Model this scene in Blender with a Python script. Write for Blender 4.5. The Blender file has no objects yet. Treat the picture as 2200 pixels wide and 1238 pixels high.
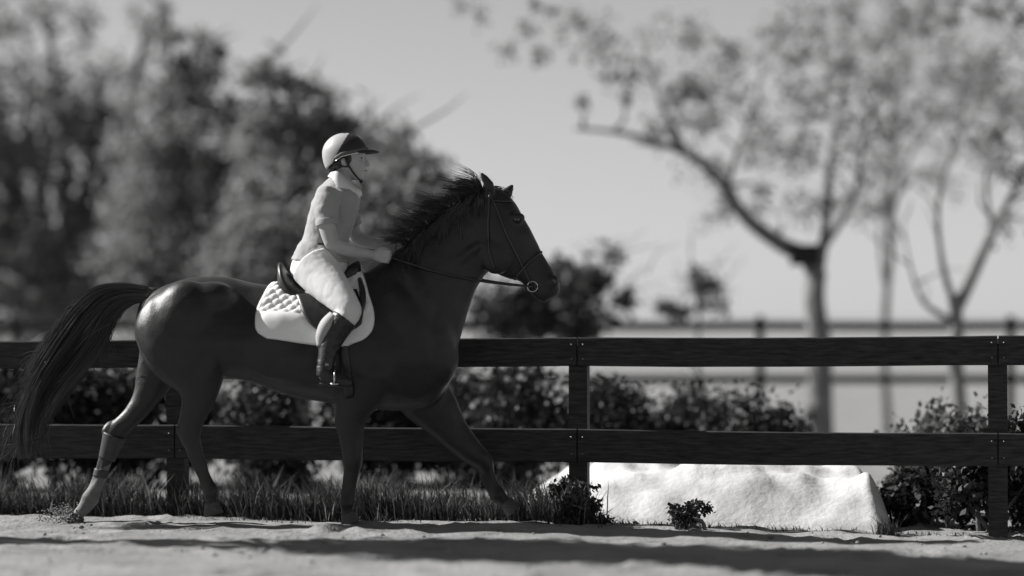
import bpy, bmesh, math, random
import numpy as np
from mathutils import Vector, Matrix, noise
from mathutils.bvhtree import BVHTree

S = bpy.context.scene
COL = S.collection
R = math.radians
PI = math.pi

# ------------------------------------------------------------------ camera, sky, sun, exposure
D0, CAMH, FPX = 18.0, 1.18, 6660.0        # distance to the horse, lens height, focal length in photo pixels
cam = bpy.data.cameras.new('camera')
cam.sensor_width = 36.0
cam.lens = 36.0 * FPX / 2200.0
cam.clip_start, cam.clip_end = 0.5, 3000
cam.dof.use_dof = True
cam.dof.focus_distance = D0
cam.dof.aperture_fstop = 0.55
cam.dof.aperture_blades = 0
cam_o = bpy.data.objects.new('camera', cam)
COL.objects.link(cam_o)
cam_o.location = (0, -D0, CAMH)
cam_o.rotation_euler = (PI / 2 + math.atan((690 - 619) / FPX), 0, 0)
S.camera = cam_o

SUN_EL, SUN_BACK = 36.0, 14.0              # elevation; degrees behind the picture plane, from the left
sv = Vector((-math.cos(R(SUN_EL)) * math.cos(R(SUN_BACK)), math.cos(R(SUN_EL)) * math.sin(R(SUN_BACK)), math.sin(R(SUN_EL))))
W_ = bpy.data.worlds.new('World')
S.world = W_
W_.use_nodes = True
wn, wl = W_.node_tree.nodes, W_.node_tree.links
sky = wn.new('ShaderNodeTexSky')
sky.sky_type = 'NISHITA'
sky.sun_disc = False
sky.sun_elevation = R(SUN_EL)
sky.sun_rotation = math.atan2(sv.x, sv.y)
sky.air_density, sky.dust_density, sky.ozone_density = 1.0, 0.1, 1.0
bw = wn.new('ShaderNodeRGBToBW')          # the photograph is black and white
wl.new(sky.outputs[0], bw.inputs[0])
wl.new(bw.outputs[0], wn['Background'].inputs[0])
wn['Background'].inputs[1].default_value = 0.051
sun = bpy.data.lights.new('sun', 'SUN')
sun.energy = 5.0
sun.angle = R(0.5)
sun.color = (1.0, 0.985, 0.975)
sun_o = bpy.data.objects.new('sun', sun)
COL.objects.link(sun_o)
sun_o.rotation_euler = (-sv).to_track_quat('-Z', 'Y').to_euler()
sun_o.location = (-20, 5, 20)
S.view_settings.view_transform = 'Standard'
S.view_settings.look = 'None'
S.view_settings.exposure = 0.8
S.view_settings.gamma = 1.0
S.view_settings.use_curve_mapping = False
S.render.engine = 'CYCLES'
S.cycles.max_bounces = 6
S.cycles.transparent_max_bounces = 6


# ------------------------------------------------------------------ helpers
def P(px, py, y=0.0):
    """world point seen at photo pixel (px, py) at world depth y"""
    d = D0 + y
    return Vector(((px - 1100) / FPX * d, y, CAMH - (py - 690) / FPX * d))


PXM = FPX / D0                            # photo pixels per metre at the horse


def sstep(a, b, x):
    t = min(1, max(0, (x - a) / (b - a)))
    return t * t * (3 - 2 * t)


def gz(x, y):
    """ground height: falls away a little to the right, near the track"""
    drop = -0.028 * max(0.0, min(x, 5.0) - 0.2)
    return drop * (1 - sstep(6, 14, abs(y)))


def tag(o, label=None, cat=None, group=None, kind=None):
    for k, v in (('label', label), ('category', cat), ('group', group), ('kind', kind)):
        if v:
            o[k] = v
    return o


def empty(name, loc, label=None, cat=None, group=None):
    o = bpy.data.objects.new(name, None)
    o.empty_display_size = 0.2
    COL.objects.link(o)
    o.location = loc
    return tag(o, label, cat, group)


def origin(o):
    while o.parent is not None:
        o = o.parent
    return o.location.copy()


def link(name, me, mats, parent=None):
    """link a mesh whose vertices are in world coordinates as an object, as a child of parent if given"""
    o = bpy.data.objects.new(name, me)
    COL.objects.link(o)
    for m in (mats if isinstance(mats, (list, tuple)) else [mats]):
        if m is not None:
            me.materials.append(m)
    if parent is not None:
        me.transform(Matrix.Translation(-origin(parent)))
        o.parent = parent
    return o


def to_mesh(name, bm, smooth=True):
    me = bpy.data.meshes.new(name)
    bmesh.ops.recalc_face_normals(bm, faces=bm.faces)
    bm.to_mesh(me)
    bm.free()
    if smooth:
        for p in me.polygons:
            p.use_smooth = True
    return me


def obj(name, bm, mats, parent=None, smooth=True):
    return link(name, to_mesh(name, bm, smooth), mats, parent)


def cr(p0, p1, p2, p3, t):
    return 0.5 * ((2 * p1) + (-p0 + p2) * t + (2 * p0 - 5 * p1 + 4 * p2 - p3) * t * t + (-p0 + 3 * p1 - 3 * p2 + p3) * t ** 3)


def refine(rows, k):
    """Catmull-Rom through rows of numbers / vectors"""
    out = []
    n = len(rows)
    for i in range(n - 1):
        a, b, c, d = rows[max(i - 1, 0)], rows[i], rows[i + 1], rows[min(i + 2, n - 1)]
        for j in range(k):
            t = j / k
            out.append(tuple(cr(a[q], b[q], c[q], d[q], t) for q in range(len(b))))
    out.append(tuple(rows[-1]))
    return out


def loft(bm, rings, n=20, ex=2.0, cap=True, pear=0.0):
    """rings: (centre, u, v): closed rings centre + u cos + v sin (superellipse)"""
    prev = None
    first = None
    for (c, u, v) in rings:
        vs = []
        for i in range(n):
            a = 2 * PI * i / n
            ca, sa = math.cos(a), math.sin(a)
            ca = math.copysign(abs(ca) ** (2 / ex), ca)
            sa = math.copysign(abs(sa) ** (2 / ex), sa)
            w = 1 - pear * sa if sa > -0.4 else 1 + 0.4 * pear
            vs.append(bm.verts.new(c + u * ca * w + v * sa))
        if prev:
            for i in range(n):
                bm.faces.new((prev[i], prev[(i + 1) % n], vs[(i + 1) % n], vs[i]))
        else:
            first = vs
        prev = vs
    if cap:
        bm.faces.new(list(reversed(first)))
        bm.faces.new(prev)


def loft_pairs(bm, pairs, k=5, n=24, ex=2.2, y=0.0, pear=0.0):
    """pairs: (ax, ay, bx, by, halfwidth): pixel ends of each section in the picture plane and its half width across"""
    rings = []
    for (ax, ay, bx, by, hw) in refine(pairs, k):
        A, B = P(ax, ay), P(bx, by)
        c = (A + B) / 2
        c.y = y
        rings.append((c, Vector((0, max(hw, .004), 0)), (A - B) / 2))
    loft(bm, rings, n, ex, True, pear)


def limb(bm, rows, k=5, n=16, lat=0.85):
    """rows: (px, py, y, radius_px[, lateral radius factor]): a limb along pixels"""
    rows = [r if len(r) == 5 else (*r, lat) for r in rows]
    pts = refine(rows, k)
    C = []
    for (px, py, y, r, q) in pts:
        c = P(px, py)
        c.y = y
        C.append((c, max(r, 2) / PXM, q))
    rings = []
    for i, (c, r, q) in enumerate(C):
        t = (C[min(i + 1, len(C) - 1)][0] - C[max(i - 1, 0)][0]).normalized()
        side = Vector((0, 1, 0)) - t * t.y
        side.normalize()
        v = t.cross(side).normalized()
        rings.append((c, side * r * q, v * r))
    loft(bm, rings, n)


def tube(bm, pts, rad, n=8, k=1, flat=1.0):
    """tube through world points; rad a number or a list"""
    if not isinstance(rad, (list, tuple)):
        rad = [rad] * len(pts)
    rows = refine([(p[0], p[1], p[2], r) for p, r in zip(pts, rad)], k) if k > 1 else [(p[0], p[1], p[2], r) for p, r in zip(pts, rad)]
    rings = []
    for i, (x, y, z, r) in enumerate(rows):
        a, b = rows[max(i - 1, 0)], rows[min(i + 1, len(rows) - 1)]
        t = Vector((b[0] - a[0], b[1] - a[1], b[2] - a[2]))
        t = t.normalized() if t.length > 1e-9 else Vector((0, 0, 1))
        s = t.cross(Vector((0, 1, 0)))
        if s.length < 0.1:
            s = t.cross(Vector((1, 0, 0)))
        s.normalize()
        v = t.cross(s).normalized()
        rings.append((Vector((x, y, z)), s * r, v * r * flat))
    loft(bm, rings, n)


def ball(bm, c, rx, ry, rz, n=16, rot=None):
    M = Matrix.Translation(c) @ (rot.to_4x4() if rot else Matrix.Identity(4)) @ Matrix.Diagonal((rx, ry, rz, 1))
    bmesh.ops.create_uvsphere(bm, u_segments=n, v_segments=max(6, n * 2 // 3), radius=1, matrix=M)


def box(bm, lo, hi, jit=0.0, rnd=random):
    v = [bm.verts.new((x + rnd.uniform(-jit, jit), y + rnd.uniform(-jit, jit), z + rnd.uniform(-jit, jit)))
         for x in (lo[0], hi[0]) for y in (lo[1], hi[1]) for z in (lo[2], hi[2])]
    for f in ((0, 1, 3, 2), (4, 6, 7, 5), (0, 4, 5, 1), (2, 3, 7, 6), (0, 2, 6, 4), (1, 5, 7, 3)):
        bm.faces.new([v[i] for i in f])


def remesh(name, bm, voxel, smooth=6, fac=0.5, dec=None):
    """one continuous surface round everything in bm"""
    me = to_mesh(name, bm)
    o = bpy.data.objects.new(name + '_tmp', me)
    COL.objects.link(o)
    m = o.modifiers.new('r', 'REMESH')
    m.mode = 'VOXEL'
    m.voxel_size = voxel
    s = o.modifiers.new('s', 'SMOOTH')
    s.factor, s.iterations = fac, smooth
    if dec:
        d = o.modifiers.new('d', 'DECIMATE')
        d.ratio = dec
    dg = bpy.context.evaluated_depsgraph_get()
    me2 = bpy.data.meshes.new_from_object(o.evaluated_get(dg), depsgraph=dg)
    bpy.data.objects.remove(o)
    bpy.data.meshes.remove(me)
    me2.name = name
    for p in me2.polygons:
        p.use_smooth = True
    return me2


def wrinkle(me, amp, sx, sy, sz, seed=0.0):
    """push vertices along their normals by a stretched noise: cloth folds"""
    nrm = [v.normal.copy() for v in me.vertices]
    for v, n in zip(me.vertices, nrm):
        c = v.co
        h = noise.noise(Vector((c.x * sx + seed, c.y * sy + seed, c.z * sz)))
        h += 0.5 * noise.noise(Vector((c.x * sx * 2.3, c.y * sy * 2.3 + seed, c.z * sz * 2.3)))
        v.co = c + n * amp * (abs(h) * 1.6 - 0.45)


# ------------------------------------------------------------------ materials
def mat(name, base, rough=0.6, spec=0.5, var=0.0, scale=8.0, stretch=(1, 1, 1), bump=0.0, bscale=60.0, detail=5.0, sheen=0.0, coat=0.0, trans=0.0, metal=0.0, island=0.0, bdist=0.01):
    m = bpy.data.materials.new(name)
    m.use_nodes = True
    nt = m.node_tree
    N, L = nt.nodes, nt.links
    b = N['Principled BSDF']
    b.inputs['Roughness'].default_value = rough
    b.inputs['Specular IOR Level'].default_value = spec
    b.inputs['Sheen Weight'].default_value = sheen
    b.inputs['Coat Weight'].default_value = coat
    b.inputs['Metallic'].default_value = metal
    b.inputs['Base Color'].default_value = (base, base, base, 1)
    tc = N.new('ShaderNodeTexCoord')
    mp = N.new('ShaderNodeMapping')
    mp.inputs['Scale'].default_value = stretch
    L.new(tc.outputs['Object'], mp.inputs['Vector'])
    col = None
    if var > 0:
        nz = N.new('ShaderNodeTexNoise')
        nz.inputs['Scale'].default_value = scale
        nz.inputs['Detail'].default_value = detail
        nz.inputs['Roughness'].default_value = 0.6
        L.new(mp.outputs[0], nz.inputs['Vector'])
        mr = N.new('ShaderNodeMapRange')
        mr.inputs['From Min'].default_value, mr.inputs['From Max'].default_value = 0.3, 0.7
        mr.inputs['To Min'].default_value, mr.inputs['To Max'].default_value = base * (1 - var), base * (1 + var)
        L.new(nz.outputs['Fac'], mr.inputs['Value'])
        col = mr.outputs[0]
    if island > 0:
        ge = N.new('ShaderNodeNewGeometry')
        mr = N.new('ShaderNodeMapRange')
        mr.inputs['To Min'].default_value, mr.inputs['To Max'].default_value = base * (1 - island), base * (1 + island)
        L.new(ge.outputs['Random Per Island'], mr.inputs['Value'])
        col = mr.outputs[0]
    if col is not None:
        L.new(col, b.inputs['Base Color'])
    if bump > 0:
        nb = N.new('ShaderNodeTexNoise')
        nb.inputs['Scale'].default_value = bscale
        nb.inputs['Detail'].default_value = 6
        L.new(mp.outputs[0], nb.inputs['Vector'])
        bu = N.new('ShaderNodeBump')
        bu.inputs['Strength'].default_value = bump
        bu.inputs['Distance'].default_value = bdist
        L.new(nb.outputs['Fac'], bu.inputs['Height'])
        L.new(bu.outputs[0], b.inputs['Normal'])
    if trans > 0:
        out = N['Material Output']
        tr = N.new('ShaderNodeBsdfTranslucent')
        tr.inputs['Color'].default_value = (base, base, base, 1)
        if col is not None:
            L.new(col, tr.inputs['Color'])
        mx = N.new('ShaderNodeMixShader')
        mx.inputs[0].default_value = trans
        L.new(b.outputs[0], mx.inputs[1])
        L.new(tr.outputs[0], mx.inputs[2])
        L.new(mx.outputs[0], out.inputs['Surface'])
    return m


M = {
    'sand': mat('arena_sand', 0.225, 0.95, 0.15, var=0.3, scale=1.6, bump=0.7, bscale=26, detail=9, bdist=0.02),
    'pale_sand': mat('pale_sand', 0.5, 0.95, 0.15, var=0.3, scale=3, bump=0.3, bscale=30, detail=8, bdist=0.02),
    'clod': mat('clod', 0.22, 0.95, 0.1, island=0.4),
    'board': mat('stained_board', 0.026, 0.65, 0.3, var=0.75, scale=5, stretch=(0.7, 8, 14), bump=0.5, bscale=18, bdist=0.004),
    'far_board': mat('weathered_board', 0.03, 0.7, 0.3, var=0.4, scale=5, stretch=(0.7, 8, 14), bump=0.4, bscale=14),
    'nail': mat('nail_steel', 0.25, 0.4, 0.5, metal=0.8),
    'coat': mat('dark_horse_coat', 0.004, 0.44, 0.52, var=0.35, scale=4, stretch=(1, 1, 1.6), bump=0.55, bscale=110, bdist=0.004, sheen=0.06),
    'hair': mat('black_horse_hair', 0.022, 0.34, 0.7, island=0.7),
    'tail_hair': mat('tail_hair', 0.03, 0.34, 0.7, island=0.75),
    'hoof': mat('hoof_horn', 0.06, 0.5, 0.4, var=0.3, scale=20, stretch=(1, 1, 4), bump=0.3, bscale=60),
    'sock': mat('pale_leg_hair', 0.12, 0.6, 0.3, var=0.35, scale=14, bump=0.3, bscale=120, sheen=0.1),
    'wrap': mat('leg_boot_shell', 0.035, 0.5, 0.4, var=0.2, scale=30),
    'eye': mat('eye', 0.008, 0.08, 0.6, coat=0.6),
    'leather': mat('black_leather', 0.014, 0.42, 0.5, var=0.35, scale=30, bump=0.25, bscale=150, bdist=0.002),
    'strap': mat('strap_leather', 0.02, 0.35, 0.55, var=0.3, scale=40),
    'steel': mat('stirrup_steel', 0.5, 0.25, 0.5, metal=1.0),
    'pad': mat('white_cotton_pad', 0.78, 0.85, 0.2, var=0.05, scale=12, bump=0.3, bscale=220, sheen=0.2, bdist=0.003),
    'pad_edge': mat('pad_binding', 0.55, 0.7, 0.3),
    'skin': mat('skin', 0.37, 0.5, 0.4, var=0.07, scale=18, bump=0.08, bscale=160, bdist=0.002),
    'lip': mat('lips', 0.15, 0.45, 0.4),
    'polo': mat('light_polo_knit', 0.30, 0.85, 0.2, var=0.04, scale=10, bump=0.25, bscale=260, sheen=0.15, bdist=0.002),
    'collar': mat('white_collar', 0.62, 0.85, 0.2, bump=0.2, bscale=200, bdist=0.002),
    'breech': mat('cream_breeches', 0.6, 0.8, 0.25, var=0.04, scale=12, bump=0.2, bscale=240, sheen=0.1, bdist=0.002),
    'shell': mat('pale_helmet_shell', 0.38, 0.45, 0.4, var=0.05, scale=30),
    'shell_dark': mat('dark_helmet', 0.02, 0.55, 0.4, bump=0.2, bscale=300, bdist=0.001),
    'band': mat('helmet_band', 0.09, 0.6, 0.3),
    'trim': mat('helmet_trim', 0.75, 0.25, 0.5, metal=0.3),
    'human_hair': mat('dark_hair', 0.02, 0.45, 0.5, var=0.4, scale=40, stretch=(1, 1, 6)),
    'boot_pale': mat('pale_boot_back', 0.33, 0.7, 0.3, var=0.06, scale=20),  # pale boot tone; on the calf it stands in for sunlight
    'bark': mat('bark', 0.14, 0.9, 0.2, var=0.5, scale=9, stretch=(3, 3, 0.7), bump=0.9, bscale=22, bdist=0.02),
    'leaf_dark': mat('leaf_dark', 0.09, 0.5, 0.35, island=0.55, trans=0.35),
    'leaf_mid': mat('leaf_mid', 0.23, 0.5, 0.4, island=0.45, trans=0.58),
    'leaf_pale': mat('leaf_pale', 0.25, 0.5, 0.4, island=0.4, trans=0.6),
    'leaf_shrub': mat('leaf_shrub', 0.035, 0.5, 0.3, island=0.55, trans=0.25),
    'blade': mat('grass_blade', 0.06, 0.6, 0.3, island=0.6, trans=0.3),
    'bark_pale': mat('pale_bark', 0.2, 0.9, 0.2, var=0.4, scale=9, stretch=(3, 3, 0.7), bump=0.9, bscale=22, bdist=0.02),
    'dry_blade': mat('dry_blade', 0.2, 0.7, 0.2, island=0.5, trans=0.3),
    'box': mat('nest_box_wood', 0.03, 0.8, 0.2, var=0.4, scale=8, stretch=(6, 6, 1)),
}

# ------------------------------------------------------------------ ground
def axis(lo, hi, step, far, grow=1.22):
    a = list(np.arange(lo, hi + 1e-6, step))
    s, x, right = step, a[-1], []
    while x < far:
        s *= grow
        x += s
        right.append(x)
    s, x, left = step, a[0], []
    while x > -far:
        s *= grow
        x -= s
        left.append(x)
    return list(reversed(left)) + a + right


def build_ground():
    xs, ys = axis(-4.2, 4.2, 0.045, 900), axis(-5.0, 2.2, 0.045, 1200)
    nx, ny = len(xs), len(ys)
    rng = np.random.default_rng(5)
    pocks = [(rng.uniform(-4, 4), rng.uniform(-4.5, 1.0), rng.uniform(.05, .11), rng.uniform(.018, .045)) for _ in range(220)]
    X, Y = np.meshgrid(np.array(xs), np.array(ys))
    Z = np.zeros_like(X)
    for j in range(ny):
        for i in range(nx):
            x, y = X[j, i], Y[j, i]
            near = 1 - sstep(5, 14, max(abs(x), abs(y)))
            h = gz(x, y)
            if near > 0:
                h += near * (0.022 * noise.noise((x * 0.9, y * 1.3, 1)) + 0.014 * noise.noise((x * 3.4, y * 4.2, 4)) + 0.008 * noise.noise((x * 9, y * 9, 8)))
            Z[j, i] = h
    for (cx, cy, r, d) in pocks:                      # old hoof prints
        q = ((X - cx) ** 2 + (Y - cy) ** 2) / r ** 2
        m = q < 6
        Z[m] += -d * np.exp(-q[m]) + d * 0.45 * np.exp(-(np.sqrt(q[m]) - 1.5) ** 2 * 4)
    verts = np.stack([X, Y, Z], -1).reshape(-1, 3)
    idx = np.arange(nx * ny).reshape(ny, nx)
    faces = np.stack([idx[:-1, :-1], idx[:-1, 1:], idx[1:, 1:], idx[1:, :-1]], -1).reshape(-1, 4)
    me = bpy.data.meshes.new('ground')
    me.from_pydata(verts.tolist(), [], faces.tolist())
    for p in me.polygons:
        p.use_smooth = True
    o = link('ground', me, M['sand'])
    tag(o, kind='structure')


build_ground()

# clods and small stones on the track
def build_clods():
    rnd = random.Random(11)
    bm = bmesh.new()
    for i in range(650):
        x, y = rnd.uniform(-3.6, 3.6), rnd.uniform(-4.6, 0.6)
        r = 0.004 + 0.013 * rnd.random() ** 4
        Mx = Matrix.Translation((x, y, gz(x, y) + r * 0.3)) @ Matrix.Rotation(rnd.uniform(0, 6), 4, 'Z') @ Matrix.Diagonal((r * rnd.uniform(.8, 1.8), r, r * rnd.uniform(.5, .8), 1))
        bmesh.ops.create_icosphere(bm, subdivisions=1, radius=1, matrix=Mx)
    o = obj('sand_clods', bm, M['clod'])
    tag(o, 'small clods of sand scattered over the riding track', 'clods', kind='stuff')
    bm = bmesh.new()                                  # sand thrown up by the pushing hind hoof
    for i in range(420):
        a, l = rnd.uniform(1.6, 3.0), rnd.random() ** 0.7 * 0.2
        px = 158 + math.cos(a) * l * PXM * 1.2 + rnd.gauss(0, 7)
        py = 1128 - math.sin(a) * l * PXM * 0.55 + rnd.gauss(0, 5)
        c = P(px, py)
        c.y = rnd.gauss(0.13, 0.05)
        r = rnd.uniform(0.0015, 0.006)
        bmesh.ops.create_icosphere(bm, subdivisions=1, radius=1, matrix=Matrix.Translation(c) @ Matrix.Diagonal((r * 1.3, r, r, 1)))
    o = obj('kicked_sand', bm, M['clod'])
    tag(o, 'spray of loose sand thrown up behind the pushing hind hoof', 'sand', kind='stuff')


build_clods()


# ------------------------------------------------------------------ fences
def fence(name, label, group, posts, rails, mb, post_w, board_t, nails=False, post_top=0.05):
    """posts: world (x, y) along the line; rails: (top0, bottom0, top1, bottom1) heights at the first and last post"""
    rnd = random.Random(len(posts))
    a, b = Vector((*posts[0], 0)), Vector((*posts[-1], 0))
    dirv = (b - a).normalized()
    nrm = Vector((dirv.y, -dirv.x, 0))                # towards the camera
    root = empty(name, (posts[0][0], posts[0][1], gz(*posts[0])), label, 'fence', group)
    n = len(posts) - 1
    for i, (x, y) in enumerate(posts):
        t = i / n
        top = (rails[0][0] * (1 - t) + rails[0][2] * t) + post_top
        c = Vector((x, y, 0)) - nrm * (post_w / 2 + 0.002)
        bm = bmesh.new()
        hw = post_w / 2
        z0 = gz(x, y) - 0.3
        lean = Vector((rnd.uniform(-.012, .012), rnd.uniform(-.008, .008), 0))
        for (z, s, o_) in ((z0, 1, 0), (top - 0.03, 1, 1), (top, 0.72, 1)):
            pass
        rings = []
        for (z, s, o_) in ((z0, 1.0, 0), (top * 0.5, 1.0, .5), (top - 0.03, 1.0, 1), (top, 0.7, 1)):
            rings.append([c + lean * o_ + dirv * (sx * hw * s) + nrm * (sy * hw * s) + Vector((0, 0, z)) for sx, sy in ((-1, -1), (1, -1), (1, 1), (-1, 1))])
        vs = [[bm.verts.new(p) for p in r] for r in rings]
        for k in range(len(vs) - 1):
            for q in range(4):
                bm.faces.new((vs[k][q], vs[k][(q + 1) % 4], vs[k + 1][(q + 1) % 4], vs[k + 1][q]))
        bm.faces.new(vs[-1])
        obj('post', bm, mb, root, smooth=False)
    for (t0, b0, t1, b1) in rails:
        for i in range(n):
            u0, u1 = i / n, (i + 1) / n
            p0, p1 = Vector((*posts[i], 0)), Vector((*posts[i + 1], 0))
            p0, p1 = p0 + dirv * 0.004, p1 - dirv * 0.004
            bm = bmesh.new()
            K = 8
            rows = []
            sag = rnd.uniform(0.002, 0.008)
            for k in range(K + 1):
                t = k / K
                u = u0 + (u1 - u0) * t
                base = p0.lerp(p1, t)
                zt = t0 + (t1 - t0) * u - sag * 4 * t * (1 - t) + 0.0035 * noise.noise((base.x * 1.7, t0 * 9, 2))
                zb = b0 + (b1 - b0) * u - sag * 4 * t * (1 - t) + 0.0035 * noise.noise((base.x * 1.7, t0 * 9, 7))
                w = nrm * (0.004 * noise.noise((base.x * 0.9, t0 * 5, 3)) + 0.004)
                e = 0.006
                prof = [(0, zb), (board_t - e, zb), (board_t, zb + e), (board_t, zt - e), (board_t - e, zt), (0, zt)]
                rows.append([bm.verts.new(base + w + nrm * d + Vector((0, 0, z))) for d, z in prof])
            for k in range(K):
                for q in range(6):
                    bm.faces.new((rows[k][q], rows[k][(q + 1) % 6], rows[k + 1][(q + 1) % 6], rows[k + 1][q]))
            bm.faces.new(rows[0])
            bm.faces.new(rows[-1])
            r = obj('rail', bm, mb, root, smooth=False)
            if nails:
                for p in (p0 + dirv * 0.03, p1 - dirv * 0.03):
                    u = u0 if (p - p0).length < 0.1 else u1
                    zt, zb = t0 + (t1 - t0) * u, b0 + (b1 - b0) * u
                    for f in (0.25, 0.75):
                        bm = bmesh.new()
                        ball(bm, p + nrm * (board_t + 0.006) + Vector((0, 0, zb + (zt - zb) * f)), 0.005, 0.004, 0.005, 6)
                        obj('nail_head', bm, M['nail'], r)
    return root


def fy(x):                                            # the near fence's line
    return 0.4 - 0.168 * x


pxs = [-6.9 + 2.43 * i for i in range(7)]
near_posts = [(x, fy(x)) for x in [-6.87, -4.45, -2.03, 0.39, 2.81, 5.23]]
zl = lambda py, x: CAMH - (py - 690) / FPX * (D0 + fy(x))
xL, xR = -2.97, 2.97


def rail_h(pyL, pyR):
    zL, zR = zl(pyL, xL), zl(pyR, xR)
    s = (zR - zL) / (xR - xL)
    return zL + s * (near_posts[0][0] - xL), zL + s * (near_posts[-1][0] - xL)


rails = []
for (tL, tR, bL, bR) in ((731, 720, 790, 784), (909, 931, 982, 1001)):
    a0, a1 = rail_h(tL, tR)
    b0, b1 = rail_h(bL, bR)
    rails.append((a0, b0, a1, b1))
fence('board_fence', 'near black board fence of two broad rails right behind the horse', None, near_posts, rails, M['board'], 0.11, 0.032, nails=True, post_top=-0.02)
far_posts = [(-9.6 + 2.4 * i, 12.0 - 0.02 * i) for i in range(10)]
fence('rail_fence', 'thin dark three rail fence far out across the paddock', None, far_posts,
      [(1.185, 1.10, 1.185, 1.10), (0.90, 0.82, 0.90, 0.82), (0.66, 0.58, 0.66, 0.58)], M['far_board'], 0.075, 0.03)


# ------------------------------------------------------------------ pale sand heap beyond the fence
def build_heap():
    bm = bmesh.new()
    x0, x1, y0, y1 = P(1060, 0, 0.9).x, P(1915, 0, .9).x, fy(1.4) + 0.10, 2.6
    nx, ny = 120, 60
    g = {}
    for i in range(nx + 1):
        for j in range(ny + 1):
            u, v = i / nx, j / ny
            x, y = x0 + (x1 - x0) * u, y0 + fy(x0 + (x1 - x0) * u) - fy(1.4) + (y1 - y0) * v
            wob = .012 * noise.noise((v * 5, 2.2, 0)) + .006 * noise.noise((v * 17, 5.2, 0))
            e = min(1, u / 0.3, max(0, 1 - u + wob - .012) / 0.075)
            e = sstep(0, 1, max(0, e)) ** .7
            f = min(1, v / 0.2) ** 0.75 * min(1, (1 - v) / 0.4)
            h = (0.36 + 0.13 * noise.noise((x * 1.9, y * 2.1, 3)) + 0.035 * noise.noise((x * 6, y * 6, 1))) * e * f
            h *= 0.70 + 0.30 * sstep(0.0, 0.6, u) + 0.5 * (1 - sstep(.1, .5, u)) * noise.noise((x * 3.6, y * 2.5, 9))
            h += 0.006 * noise.noise((x * 14, y * 14, 5)) * f
            g[i, j] = bm.verts.new((x, y, gz(x, y) - 0.03 + h))
    for i in range(nx):
        for j in range(ny):
            bm.faces.new((g[i, j], g[i + 1, j], g[i + 1, j + 1], g[i, j + 1]))
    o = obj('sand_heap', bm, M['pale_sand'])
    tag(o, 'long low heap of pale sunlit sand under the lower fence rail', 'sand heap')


build_heap()


# ------------------------------------------------------------------ trees and shrubs
def leaves_mesh(name, blobs, n, size, seed, shell=0.55):
    """blobs: (centre, rx, ry, rz, weight). Leaf-sized folded quads gathered into clumps through the blobs' volume."""
    rng = np.random.default_rng(seed)
    wts = np.array([b[4] * (b[1] * b[3]) for b in blobs])
    wts = wts / wts.sum()
    pos = []
    for b, w in zip(blobs, wts):
        cnt = max(8, int(n * w))
        k = max(4, int(cnt / 45))
        d = rng.normal(size=(k, 3))
        d /= np.linalg.norm(d, axis=1)[:, None]
        r = rng.random((k, 1)) ** (1 / 3)
        r = shell * r ** 0.5 + (1 - shell) * r
        cl = d * r
        cl *= np.array([b[1], b[2], b[3]])
        pick = rng.integers(0, k, cnt)
        sp = 0.16 * min(b[1], b[3]) + min(0.05, 0.14 * min(b[1], b[3]))
        p = cl[pick] + rng.normal(size=(cnt, 3)) * sp * rng.uniform(0.5, 1.2, (k, 1))[pick]
        pos.append(p + np.array(b[0]))
    pos = np.concatenate(pos)
    m = len(pos)
    ax = rng.normal(size=(m, 3)) + np.array([0, 0, -0.4])
    ax /= np.linalg.norm(ax, axis=1)[:, None]
    bx = np.cross(ax, rng.normal(size=(m, 3)))
    bx /= np.linalg.norm(bx, axis=1)[:, None]
    nn = np.cross(ax, bx)
    s = size * rng.uniform(0.6, 1.35, (m, 1))
    v0 = pos
    v1 = pos + ax * s * 0.5 + bx * s * 0.3 + nn * s * 0.1
    v2 = pos + ax * s
    v3 = pos + ax * s * 0.5 - bx * s * 0.3 + nn * s * 0.1
    V = np.stack([v0, v1, v2, v3], 1).reshape(-1, 3)
    me = bpy.data.meshes.new(name)
    me.vertices.add(m * 4)
    me.vertices.foreach_set('co', V.astype(np.float32).ravel())
    me.loops.add(m * 4)
    me.loops.foreach_set('vertex_index', np.arange(m * 4, dtype=np.int32))
    me.polygons.add(m)
    me.polygons.foreach_set('loop_start', np.arange(0, m * 4, 4, dtype=np.int32))
    me.polygons.foreach_set('loop_total', np.full(m, 4, dtype=np.int32))
    me.update(calc_edges=True)
    me.validate()
    return me


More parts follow.
